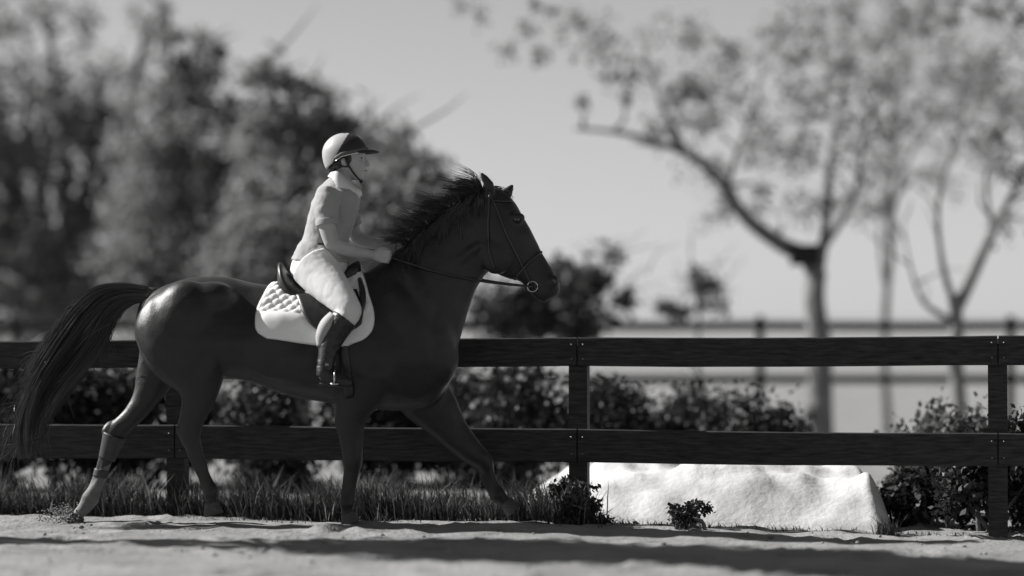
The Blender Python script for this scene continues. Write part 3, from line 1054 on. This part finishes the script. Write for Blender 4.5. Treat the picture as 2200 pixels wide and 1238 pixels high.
def mane():
    rnd = random.Random(22)
    bm = bmesh.new()
    crest = [(868, 528), (900, 500), (930, 474), (960, 450), (990, 430), (1018, 412), (1040, 402)]
    for k in range(170):
        t = (k + rnd.uniform(-.4, .4)) / 170 * (len(crest) - 1.02)
        t = max(0, t)
        up = rnd.random() < .5
        lock_l = rnd.uniform(.07, .15) * (1.0 if rnd.random() < .8 else 1.45) if up else rnd.uniform(.08, .24)
        lock_a = R(rnd.gauss(131, 15)) if up else R(rnd.gauss(243, 17))
        side0 = rnd.gauss(-.012, .014)
        curl = rnd.gauss(0, .02)
        for q_ in range(15):
            tt = min(max(0, t + rnd.gauss(0, .055)), len(crest) - 1.01)
            i = int(tt)
            f = tt - i
            p0 = P(crest[i][0] + (crest[i + 1][0] - crest[i][0]) * f, crest[i][1] + (crest[i + 1][1] - crest[i][1]) * f + 6)
            p0.y = side0 + rnd.gauss(0, .007)
            L = lock_l * rnd.uniform(.6, 1.1)
            a = lock_a + rnd.gauss(0, .07)
            d = Vector((math.cos(a), 0, math.sin(a)))
            if up:
                p1 = p0 + d * L * .5 + Vector((.012, side0 * 1.2, .012))
                p2 = p0 + d * L + Vector((-.035 + curl, side0 * 2.2 + rnd.gauss(0, .006), -.02))
                strand(bm, [p0, p1, p2], rnd.uniform(.0012, .0026))
            else:
                pts = [p0 + Vector((0, 0, .016))]
                for sx in (.35, .7, 1.0):
                    q = p0 + d * L * sx + Vector((curl * sx, 0, 0))
                    hit = bvh.ray_cast(Vector((q.x, -2, q.z)), Vector((0, 1, 0)))
                    yy = hit[0].y - .007 - rnd.random() * .010 if hit[0] is not None else p0.y - .03
                    pts.append(Vector((q.x, yy, q.z)))
                strand(bm, pts, rnd.uniform(.0012, .0026))
    for k in range(60):                                     # forelock
        p0 = P(1052 + rnd.uniform(-8, 12), 402 + rnd.uniform(-3, 6))
        p0.y = rnd.gauss(0, .015)
        q = P(1088 + rnd.uniform(-14, 18), 436 + rnd.uniform(-12, 14))
        q.y = rnd.gauss(-.02, .03)
        mid = p0.lerp(q, .5) + Vector((.012, 0, .02))
        strand(bm, [p0, mid, q], .0026)
    obj('mane', bm, M['hair'], horse)


mane()


# ------------------------------------------------------------------ saddle pad, saddle, bridle
def top_of(px, off):
    p = P(px, 0)
    hit = bvh.ray_cast(Vector((p.x, 0, 4)), Vector((0, 0, -1)))
    return hit[0] + Vector((0, 0, off))


def around(px, phi, off, cz):
    """surface point round the barrel at pixel column px, angle phi from straight up (negative: near side)"""
    x = P(px, 0).x
    d = Vector((0, math.sin(phi), math.cos(phi)))
    c = Vector((x, 0, cz))
    hit = bvh.ray_cast(c + d * 1.5, -d)
    q = hit[0] if hit[0] is not None else c + d * .3
    return q + d * off


def draped_sheet(cols, xl, xr, bot, off, nt, quilt=None, side_list=(-1, 1), top=0.0, cz=1.05):
    """grid draped on the barrel. xl/xr(t): pixel columns of the rear and front edge at t (0 spine, 1 bottom); bot(x): pixel row of the lower edge"""
    bm = bmesh.new()
    strips = []
    for sd in side_list:
        rowsv = []
        for j in range(nt + 1):
            t = j / nt
            rr = []
            for i in range(cols + 1):
                u = i / cols
                x = xl(t) + (xr(t) - xl(t)) * u
                zb = P(0, bot(u)).z
                # find the angle whose surface point is at the lower edge
                lo, hi = 0.2, 2.4
                for _ in range(12):
                    mid = (lo + hi) / 2
                    if around(x, sd * mid, 0, cz).z > zb:
                        lo = mid
                    else:
                        hi = mid
                ph = top + (lo - top) * t
                e = off + (quilt(u, t) if quilt else 0)
                rr.append(around(x, sd * ph, e, cz))
            rowsv.append(rr)
        strips.append(rowsv)
    return strips


def sheet_obj(name, strips, m, parent, thick, join=True, edge=None):
    """strips -> one mesh with thickness"""
    bm = bmesh.new()
    if join and len(strips) == 2:
        rows = list(reversed(strips[0])) + strips[1][1:]
        grids = [rows]
    else:
        grids = strips
    for rows in grids:
        g = [[bm.verts.new(p) for p in r] for r in rows]
        for j in range(len(g) - 1):
            for i in range(len(g[0]) - 1):
                bm.faces.new((g[j][i], g[j][i + 1], g[j + 1][i + 1], g[j + 1][i]))
    me = to_mesh(name, bm)
    o = link(name, me, m, parent)
    md = o.modifiers.new('solid', 'SOLIDIFY')
    md.thickness = thick
    md.offset = 0
    return o


def lin(pts):
    def f(t):
        for (a, va), (b, vb) in zip(pts, pts[1:]):
            if t <= b:
                return va + (vb - va) * (t - a) / (b - a)
        return pts[-1][1]
    return f


def curve(pts):
    def f(t):
        n_ = len(pts)
        for i in range(n_ - 1):
            if t <= pts[i + 1][0] or i == n_ - 2:
                u = (t - pts[i][0]) / (pts[i + 1][0] - pts[i][0])
                q = [pts[max(i - 1, 0)][1], pts[i][1], pts[i + 1][1], pts[min(i + 2, n_ - 1)][1]]
                return cr(*q, u)
    return f


pad = empty('saddle_pad', top_of(690, 0.012), 'white quilted saddle pad under the black saddle', 'saddle pad')


def quilt(u, t):
    if t > .93 or u < .03 or u > .97:
        return 0.004
    if t < 0.62:
        a, b = u * 21 + t * 13, u * 21 - t * 13
        return 0.011 * (abs(math.sin(a * PI * .5)) * abs(math.sin(b * PI * .5))) ** .6
    return 0.004


pxl, pxr, pbot = curve([(0, 590), (.35, 573), (.6, 560), (.85, 559), (.94, 566), (1, 584)]), curve([(0, 775), (.35, 792), (.6, 806), (.8, 803), (.92, 786), (1, 752)]), curve([(0, 726), (.5, 737), (.8, 742), (1, 741)])
st = draped_sheet(84, pxl, pxr, pbot, .014, 56, quilt)
sheet_obj('pad_cloth', st, M['pad'], pad, .012)
bm = bmesh.new()
for rowsv in st:
    edge_pts = [r[0] for r in rowsv] + rowsv[-1][1:] + [r[-1] for r in reversed(rowsv[:-1])]
    tube(bm, edge_pts[::2], .0065, 6)
obj('binding', bm, M['pad_edge'], pad)

sad = empty('saddle', top_of(680, 0.03), 'black leather jumping saddle with deep seat and forward flaps', 'saddle')
bm = bmesh.new()
seat_rows = [(598, 566, 620, .095), (606, 566, 630, .135), (625, 592, 636, .165), (655, 606, 634, .165), (690, 606, 628, .13), (725, 588, 618, .095), (750, 570, 606, .08), (768, 560, 600, .07), (776, 566, 590, .05)]
rings = []
for (x, t, b, hw) in refine(seat_rows, 5):
    A, B = P(x, t), P(x, b)
    rings.append(((A + B) / 2, Vector((0, hw, 0)), (A - B) / 2))
loft(bm, rings, 24, 2.4)
for v in bm.verts:                                          # the seat hangs down round the back
    v.co.z -= 1.6 * v.co.y ** 2
obj('seat', bm, M['leather'], sad)
fl = draped_sheet(16, lin([(0, 640), (.5, 655), (.8, 672), (1, 694)]), lin([(0, 770), (.45, 786), (.75, 782), (1, 745)]), lin([(0, 716), (.5, 728), (1, 724)]), .036, 18, None, top=.55)
for rows_ in fl:
    sheet_obj('flap', [rows_], M['leather'], sad, .008, join=False)
for s in (-1, 1):
    bm = bmesh.new()                                        # knee roll
    pts = [drape(x, y, .05, s) for x, y in ((775, 600), (783, 630), (782, 660), (770, 690))]
    tube(bm, pts, [.012, .018, .018, .01], 8, 3)
    obj('knee_roll', bm, M['leather'], sad)
    bm = bmesh.new()                                        # skirt over the stirrup bar
    pts = [drape(x, y, .05, s) for x, y in ((660, 628), (690, 640), (722, 636), (745, 618))]
    tube(bm, pts, [.02, .035, .035, .02], 8, 3, .35)
    obj('skirt', bm, M['leather'], sad)
    bm = bmesh.new()                                        # girth
    pts = [drape(x, y, .012, s) for x, y in ((742, 735), (748, 780), (752, 820), (754, 850))]
    pts = [p for p in pts if p is not None] + [Vector((P(754, 0).x, s * .02, P(0, 862).z))]
    tube(bm, pts, .03, 8, 3, .3)
    obj('girth', bm, M['leather'], sad)
    bm = bmesh.new()                                        # stirrup leather
    fx = Vector((P(728, 0).x, s * .40, P(0, 786).z))
    a = drape(716, 640, .055, s)
    tube(bm, [a, a.lerp(fx, .35) + Vector((0, s * .01, 0)), a.lerp(fx, .7), fx], .011, 6, 3, .35)
    obj('stirrup_leather', bm, M['strap'], sad)
    bm = bmesh.new()                                        # stirrup iron
    c = P(728, 818)
    c.y = s * .40
    loop = [c + Vector((0, math.cos(a_) * .058, .002 + (math.sin(a_) * .075 if math.sin(a_) > 0 else math.sin(a_) * .012))) for a_ in [k * 2 * PI / 18 for k in range(19)]]
    tube(bm, loop, .0055, 6)
    box(bm, (c.x - .022, c.y - .052, c.z - .016), (c.x + .022, c.y + .052, c.z - .006))
    obj('stirrup_iron', bm, M['steel'], sad)

brid = empty('bridle', drape(1075, 480, 0.0, -1), 'dark leather bridle on the horse head with reins to the rider hands', 'bridle')


def strap(name, pxs_, side, r=.007, off=.006, k=3, flat=.5, m='strap'):
    pts = []
    for a, b in zip(pxs_, pxs_[1:]):
        for q in range(4):
            t = q / 4
            p = drape(a[0] + (b[0] - a[0]) * t, a[1] + (b[1] - a[1]) * t, off, side)
            if p is not None:
                pts.append(p)
    p = drape(*pxs_[-1], off, side)
    if p is not None:
        pts.append(p)
    bm = bmesh.new()
    tube(bm, pts, r, 7, 2, 1)
    return obj(name, bm, M[m], brid)


for s in (-1, 1):
    strap('cheekpiece', [(1050, 412), (1068, 450), (1090, 510), (1120, 570), (1142, 612)], s)
    strap('browband', [(1062, 432), (1085, 434), (1100, 432)], s)
    strap('noseband', [(1163, 542), (1140, 560), (1112, 592), (1104, 603)], s, .009)
    strap('throatlatch', [(1052, 418), (1048, 480), (1050, 540), (1062, 580)], s)
    bm = bmesh.new()
    c = drape(1144, 616, .008, s)
    loop = [c + Vector((math.cos(a_) * .03, 0, math.sin(a_) * .03)) for a_ in [k * 2 * PI / 16 for k in range(17)]]
    tube(bm, loop, .004, 6)
    obj('bit_ring', bm, M['steel'], brid)
    # rein
    hand = P(832, 551) if s < 0 else P(846, 541)
    hand.y = -.10 if s < 0 else .155
    pts = []
    for k in range(15):
        t = k / 14
        p = c.lerp(hand, t)
        p.z -= .035 * math.sin(t * PI)
        hit = bvh.ray_cast(Vector((p.x, s * 2, p.z)), Vector((0, -s, 0)))
        if hit[0] is not None and abs(hit[0].y) + .01 > abs(p.y):
            p.y = hit[0].y + s * .012
        pts.append(p)
    bm = bmesh.new()
    tube(bm, pts, .007, 7, 2)
    obj('rein', bm, M['strap'], brid)
    # breastplate strap is part of no bridle; kept out

# ------------------------------------------------------------------ the rider
rider = empty('person', P(680, 600), 'rider in pale polo shirt, cream breeches and peaked helmet leaning forward on the horse', 'person')
HP = 1.0


def V(px, py, y):
    p = P(px, py)
    p.y = y
    return p


LEG = {}
for s in (-1, 1):
    LEG[s] = [(676, 572, s * .10, 52), (699, 600, s * .17, 45), (727, 630, s * .26, 36.5), (752, 658, s * .335, 28), (757, 672, s * .345, 26), (742, 692, s * .35, 25), (724, 722, s * .355, 23), (713, 752, s * .37, 17), (709, 778, s * .385, 13.5)]


def torso_rows(g):
    return [(624 - g, 585, 742 + g, 590, .165 + g / PXM), (629 - g, 560, 748 + g, 566, .17 + g / PXM), (643 - g, 533, 746 + g, 545, .152 + g / PXM), (656 - g, 508, 744 + g, 520, .132 + g / PXM), (664 - g, 475, 756 + g, 482, .138 + g / PXM),
            (673 - g, 440, 766 + g, 448, .148 + g / PXM), (686 - g, 410, 770 + g, 425, .15 + g / PXM), (706 - g, 388, 762 + g, 408, .10 + g / PXM), (716 - g, 378, 757 + g, 396, .06 + g / PXM)]


ARM = {-1: [(712, 416, -.165, 25), (706, 440, -.205, 24), (706, 480, -.235, 19), (716, 518, -.245, 16.5), (722, 526, -.24, 15.5), (750, 538, -.20, 14.5), (780, 545, -.15, 11.5), (803, 549, -.115, 9.5)],
       1: [(722, 418, .165, 25), (736, 440, .21, 23), (748, 475, .25, 18), (758, 503, .265, 15.5), (768, 511, .265, 15), (795, 520, .235, 13), (815, 528, .19, 10.5), (825, 532, .165, 9.5)]}


def hand(bm, w, s):
    """closed fist round the rein, thumb on top; w: wrist, s: side"""
    f = Vector((.93, 0, -.10)).normalized()
    up = Vector((.12, 0, .99)).normalized()
    inn = Vector((0, -s, 0))
    k = w + f * .062
    loft(bm, [(w - f * .01, inn * .018, up * .026), (w + f * .02, inn * .016, up * .033), (w + f * .05, inn * .015, up * .040), (k, inn * .013, up * .040)], 14, 2.4)
    for q, (h, l) in enumerate(((.030, .95), (.010, 1.05), (-.011, 1.0), (-.031, .8))):
        a = k + up * h - inn * .004
        b = a + (f * .036 + inn * .004) * l
        c = b + (inn * .028 - f * .004 - up * .002) * l
        d = c + (-f * .026 + inn * .002) * l
        tube(bm, [a - f * .012, a, b, c, d], [.0095, .0098, .0092, .0086, .0070], 8, 3)
    a = w + f * .022 + up * .028 + inn * .008
    tube(bm, [a, a + f * .030 + up * .014, a + f * .056 + up * .012 + inn * .006, a + f * .074 + up * .006 + inn * .008], [.013, .0115, .0098, .0075], 8, 3)


def rider_body():
    bm = bmesh.new()
    loft_pairs(bm, torso_rows(-6), 4, 22, 2.3)
    limb(bm, [(724, 402, 0, 24, .9), (738, 380, 0, 20, .95), (744, 362, 0, 20, .95), (746, 345, 0, 22, .9)], 4, 16)     # neck
    hd = [(722, 300, 768, 300, .05), (708, 314, 780, 312, .07), (704, 332, 784, 328, .076), (706, 345, 783, 341, .076), (711, 355, 784, 352, .073), (722, 365, 784, 362, .066), (738, 374, 783, 371, .056), (751, 382, 780, 380, .043), (760, 387, 775, 387, .026)]
    loft_pairs(bm, hd, 4, 24, 2.15)
    tube(bm, [V(781, 336, 0), V(786, 345, 0), V(790, 353, 0), V(786, 357, 0)], [.008, .011, .014, .010], 10, 3)          # nose
    for s in (-1, 1):
        ball(bm, V(786, 355, s * .010), .010, .008, .007, 10)
        ball(bm, V(773, 352, s * .042), .022, .018, .02, 12)                                                            # cheekbone
        ball(bm, V(778, 331, s * .030), .020, .026, .008, 12)                                                          # brow
        ball(bm, V(739, 350, s * .076), .017, .008, .030, 12, Matrix.Rotation(R(-12), 3, 'Y'))                          # ear
    ball(bm, V(784, 365.5, 0), .009, .024, .0055, 12)
    ball(bm, V(783, 370, 0), .009, .021, .006, 12)
    ball(bm, V(776, 381, 0), .017, .022, .015, 12)                                                                      # chin
    for s in (-1, 1):
        limb(bm, ARM[s], 5, 16, .95)
        limb(bm, [(a, b, y, r - 5) for a, b, y, r in LEG[s]], 4, 16, .9)
        foot = [(704, 790, s * .39, 14), (712, 806, s * .395, 17), (732, 812, s * .40, 14), (752, 818, s * .405, 10), (762, 821, s * .41, 6)]
        limb(bm, foot, 4, 14, .9)
        x, y, yy, _ = ARM[s][-1]
        hand(bm, V(x, y, yy), s)
    return remesh('body', bm, .0052, smooth=3, fac=.4)


link('body', rider_body(), M['skin'], rider)
for s in (-1, 1):
    bm = bmesh.new()
    ball(bm, V(775.0, 340.5, s * .037), .013, .011, .0075, 12)
    obj('eye', bm, M['eye'], rider)
    bm = bmesh.new()
    tube(bm, [V(768, 334, s * .048), V(776, 331.5, s * .038), V(782, 333, s * .018)], [.003, .005, .003], 6, 3)
    obj('eyebrow', bm, M['human_hair'], rider)
bm = bmesh.new()
tube(bm, [V(781, 367.5, -.024), V(787, 367, -.010), V(788, 366.6, 0), V(787, 367, .010), V(781, 367.5, .024)], [.001, .0038, .0042, .0038, .001], 6, 3)
obj('lips', bm, M['lip'], rider)

# polo shirt
bm = bmesh.new()
loft_pairs(bm, torso_rows(5)[1:], 4, 26, 2.3)
for s in (-1, 1):
    limb(bm, [(a, b, y, r + 3) for a, b, y, r in ARM[s][:2]] + [((706, 462, -.222, 24.5) if s < 0 else (743, 456, .23, 23)), ((707.5, 486, -.2365, 22.5) if s < 0 else (750, 480, .252, 21))], 5, 18, 1.0)
me = remesh('polo_shirt', bm, .0085, smooth=5)
wrinkle(me, .0052, 8, 8, 12, 3.3)
wrinkle(me, .0022, 26, 26, 16, 9.1)
polo = link('polo_shirt', me, M['polo'], rider)
for s in (-1, 1):                                           # collar wings
    top = [V(718, 367, s * .02), V(727, 367, s * .062), V(741, 378, s * .078), V(757, 393, s * .072), V(770, 402, s * .042), V(774, 406, s * .006)]
    low = [V(705, 380, s * .03), V(716, 387, s * .108), V(729, 407, s * .136), V(747, 426, s * .128), V(765, 431, s * .085), V(777, 420, s * .02)]
    bm = bmesh.new()
    ta, lo_ = refine([tuple(p) for p in top], 4), refine([tuple(p) for p in low], 4)
    g = []
    for a, b in zip(ta, lo_):
        a, b = Vector(a), Vector(b)
        mid = a.lerp(b, .5) + Vector((0, s * .010, .004))
        g.append([bm.verts.new(p) for p in (a - Vector((0, 0, .012)), a, mid, b)])
    for i in range(len(g) - 1):
        for j in range(3):
            bm.faces.new((g[i][j], g[i + 1][j], g[i + 1][j + 1], g[i][j + 1]))
    c = obj('collar', bm, M['collar'], polo)
    md = c.modifiers.new('solid', 'SOLIDIFY')
    md.thickness = .006
    md.offset = 0

for s in (-1, 1):                                           # knitted sleeve cuffs
    bm = bmesh.new()
    limb(bm, [(706.6, 475, -.2325, 24), (707.2, 481, -.235, 24.4), (708, 487, -.237, 23.8)] if s < 0 else [(748, 470, .246, 22.5), (750, 476, .25, 22.8), (752, 482, .254, 22.2)], 3, 20, 1.0)
    obj('cuff', bm, M['polo'], polo)
# breeches
bm = bmesh.new()
loft_pairs(bm, [(632, 603, 722, 600, .12)] + [r for r in torso_rows(1)[:3]] + [(650, 520, 750, 530, .14)], 4, 24, 2.3)
for s in (-1, 1):
    limb(bm, LEG[s][:6] + [(725, 718, s * .355, 22)], 5, 20, .92)
    ball(bm, V(662, 578, s * .08), .085, .085, .095)
me = remesh('breeches', bm, .0085, smooth=6)
wrinkle(me, .0018, 9, 9, 9, 8.1)
wrinkle(me, .0007, 34, 34, 20, 2.1)
link('breeches', me, M['breech'], rider)
bm = bmesh.new()
ring = [V(651 + 50 + math.cos(a) * 53, 524 + 5 * math.cos(a) + 4, math.sin(a) * .150) for a in [k * 2 * PI / 32 for k in range(33)]]
tube(bm, ring, .013, 8, 1, .5)
obj('belt', bm, M['strap'], rider)

# boots
for s in (-1, 1):
    bm = bmesh.new()
    limb(bm, [(748, 684, s * .349, 29), (738, 698, s * .352, 28), (724, 722, s * .357, 26), (713, 752, s * .372, 20.5), (708, 780, s * .388, 17.5), (706, 796, s * .394, 18), (706, 806, s * .396, 18)], 5, 20, .95)
    limb(bm, [(698, 806, s * .395, 15), (714, 807, s * .397, 18), (734, 813, s * .402, 16), (752, 819, s * .408, 12.5), (764, 822, s * .411, 8)], 5, 18, .95)
    me = remesh('boot', bm, .007, smooth=3)
    wrinkle(me, .0025, 14, 14, 30, 1.7)
    boot = link('boot', me, M['leather'], rider)
    bm = bmesh.new()                                        # sole and heel
    loft(bm, [(V(692, 822, s * .395), Vector((0, .026, 0)), Vector((0, 0, .010))), (V(708, 822, s * .396), Vector((0, .029, 0)), Vector((0, 0, .011))), (V(714, 823, s * .397), Vector((0, .025, 0)), Vector((0, 0, .006))),
              (V(738, 828, s * .403), Vector((0, .034, 0)), Vector((0, 0, .006))), (V(766, 830, s * .411), Vector((0, .018, 0)), Vector((0, 0, .005)))], 12, 3)
    obj('sole', bm, M['wrap'], boot)
    bm = bmesh.new()                                        # paler tone up the back of the calf: sunlight put into the colour
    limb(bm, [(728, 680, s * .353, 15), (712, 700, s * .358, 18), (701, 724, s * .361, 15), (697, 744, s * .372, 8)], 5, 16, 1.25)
    obj('calf_sunlight', bm, M['boot_pale'], boot)
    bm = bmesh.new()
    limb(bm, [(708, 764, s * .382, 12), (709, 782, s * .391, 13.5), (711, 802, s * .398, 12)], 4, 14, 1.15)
    obj('ankle_patch', bm, M['boot_pale'], boot)

# helmet
def helmet():
    C = V(741, 330, 0)
    rx, ry, rz = 49 / PXM, .104, 43 / PXM
    edge = lin([(-1.0, 363), (-.55, 352), (-.1, 338), (.5, 331), (1.0, 325)])
    bm = bmesh.new()
    n, k = 120, 40
    rows = []
    rim = []
    for j in range(k + 1):
        rr = []
        for i in range(n):
            th = 2 * PI * i / n
            ct, stt = math.cos(th), math.sin(th)
            e = -(edge(ct) - 330) / 43.0
            p0 = math.asin(max(-.95, min(.95, e)))
            ph = p0 + (PI / 2 - p0) * j / k
            if j == k:
                ph = PI / 2 - .02
            ridge = 1 + .035 * math.exp(-(stt / .3) ** 2) * (math.sin(max(ph, 0)) ** .5 if ph > 0 else 0)
            cph = max(math.cos(ph), .55 if ph < 0 else 0) if ph < 0 else math.cos(ph)
            cph = math.cos(ph) if ph >= 0 else 1 - .28 * (math.sin(ph) ** 2)
            rr.append(C + Vector((rx * cph * ct, ry * cph * stt, rz * math.sin(ph) * ridge)))
        rows.append(rr)
    rim = rows[0]
    g = [[bm.verts.new(p) for p in r] for r in rows]
    for j in range(k):
        for i in range(n):
            f = bm.faces.new((g[j][i], g[j][(i + 1) % n], g[j + 1][(i + 1) % n], g[j + 1][i]))
            c = f.calc_center_median()
            px, py = c.x / D0 * FPX + 1100, 690 - (c.z - CAMH) / D0 * FPX
            f.material_index = 1 if px > 748 - (py - 290) * .52 else 0  # darker ahead of a slanting line, paler behind it
    bm.faces.new(g[k])
    h = obj('helmet', bm, [M['shell'], M['shell_dark']], rider)
    md = h.modifiers.new('solid', 'SOLIDIFY')
    md.thickness = .014
    md.offset = -1
    # band and trim along the edge at the sides and front
    for s in (-1, 1):
        sel = [r for r in rim if r.y * s >= -1e-6 and r.x > C.x - .055]
        sel.sort(key=lambda q: q.x)
        bm = bmesh.new()
        tube(bm, [p + Vector((0, s * .002, .012)) for p in sel], .0115, 8, 2, .4)
        obj('band', bm, M['band'], h)
        bm = bmesh.new()
        tube(bm, [p + Vector((0, s * .003, -.0005)) for p in sel[:-2]], .0028, 6, 2)
        obj('trim', bm, M['trim'], h)
        bm = bmesh.new()                                    # harness straps
        tube(bm, [V(742, 336, s * .088), V(748, 352, s * .082), V(760, 372, s * .062), V(774, 388, s * .02), V(776, 390, 0)], .0055, 6, 3)
        tube(bm, [V(716, 352, s * .07), V(732, 358, s * .084), V(750, 360, s * .08)], .0045, 6, 3)
        obj('chin_strap', bm, M['shell_dark'], h)
    # peak
    bm = bmesh.new()
    g = []
    for i in range(17):
        a = R(-62 + 124 * i / 16)
        inn_ = C + Vector((rx * .985 * math.cos(a), ry * .985 * math.sin(a), (330 - edge(math.cos(a))) / PXM + .004))
        ext = .070 * max(0, math.cos(a * 1.45)) ** .7
        out = inn_ + Vector((ext, ext * .2 * math.sin(a), -.010 * (ext / .07)))
        mid = inn_.lerp(out, .5) + Vector((0, 0, .006))
        g.append([bm.verts.new(p) for p in (inn_, mid, out)])
    for i in range(16):
        for j in range(2):
            bm.faces.new((g[i][j], g[i + 1][j], g[i + 1][j + 1], g[i][j + 1]))
    pk = obj('peak', bm, M['shell_dark'], h)
    md = pk.modifiers.new('solid', 'SOLIDIFY')
    md.thickness = .008
    md.offset = 0
    bm = bmesh.new()                                        # chin cup
    ball(bm, V(776, 390, 0), .012, .022, .011, 10)
    obj('chin_cup', bm, M['shell_dark'], h)


helmet()
bm = bmesh.new()
ball(bm, V(722, 356, 0), .036, .058, .035, 16)
ball(bm, V(716, 364, 0), .030, .036, .028, 14)
for s in (-1, 1):
    ball(bm, V(734, 341, s * .064), .030, .018, .026, 12)
    ball(bm, V(751, 342, s * .073), .017, .009, .034, 12)
    ball(bm, V(729, 354, s * .070), .030, .014, .026, 12)
me = remesh('hair', bm, .005, smooth=3)
wrinkle(me, .003, 50, 50, 12, 4)
link('hair', me, M['human_hair'], rider)
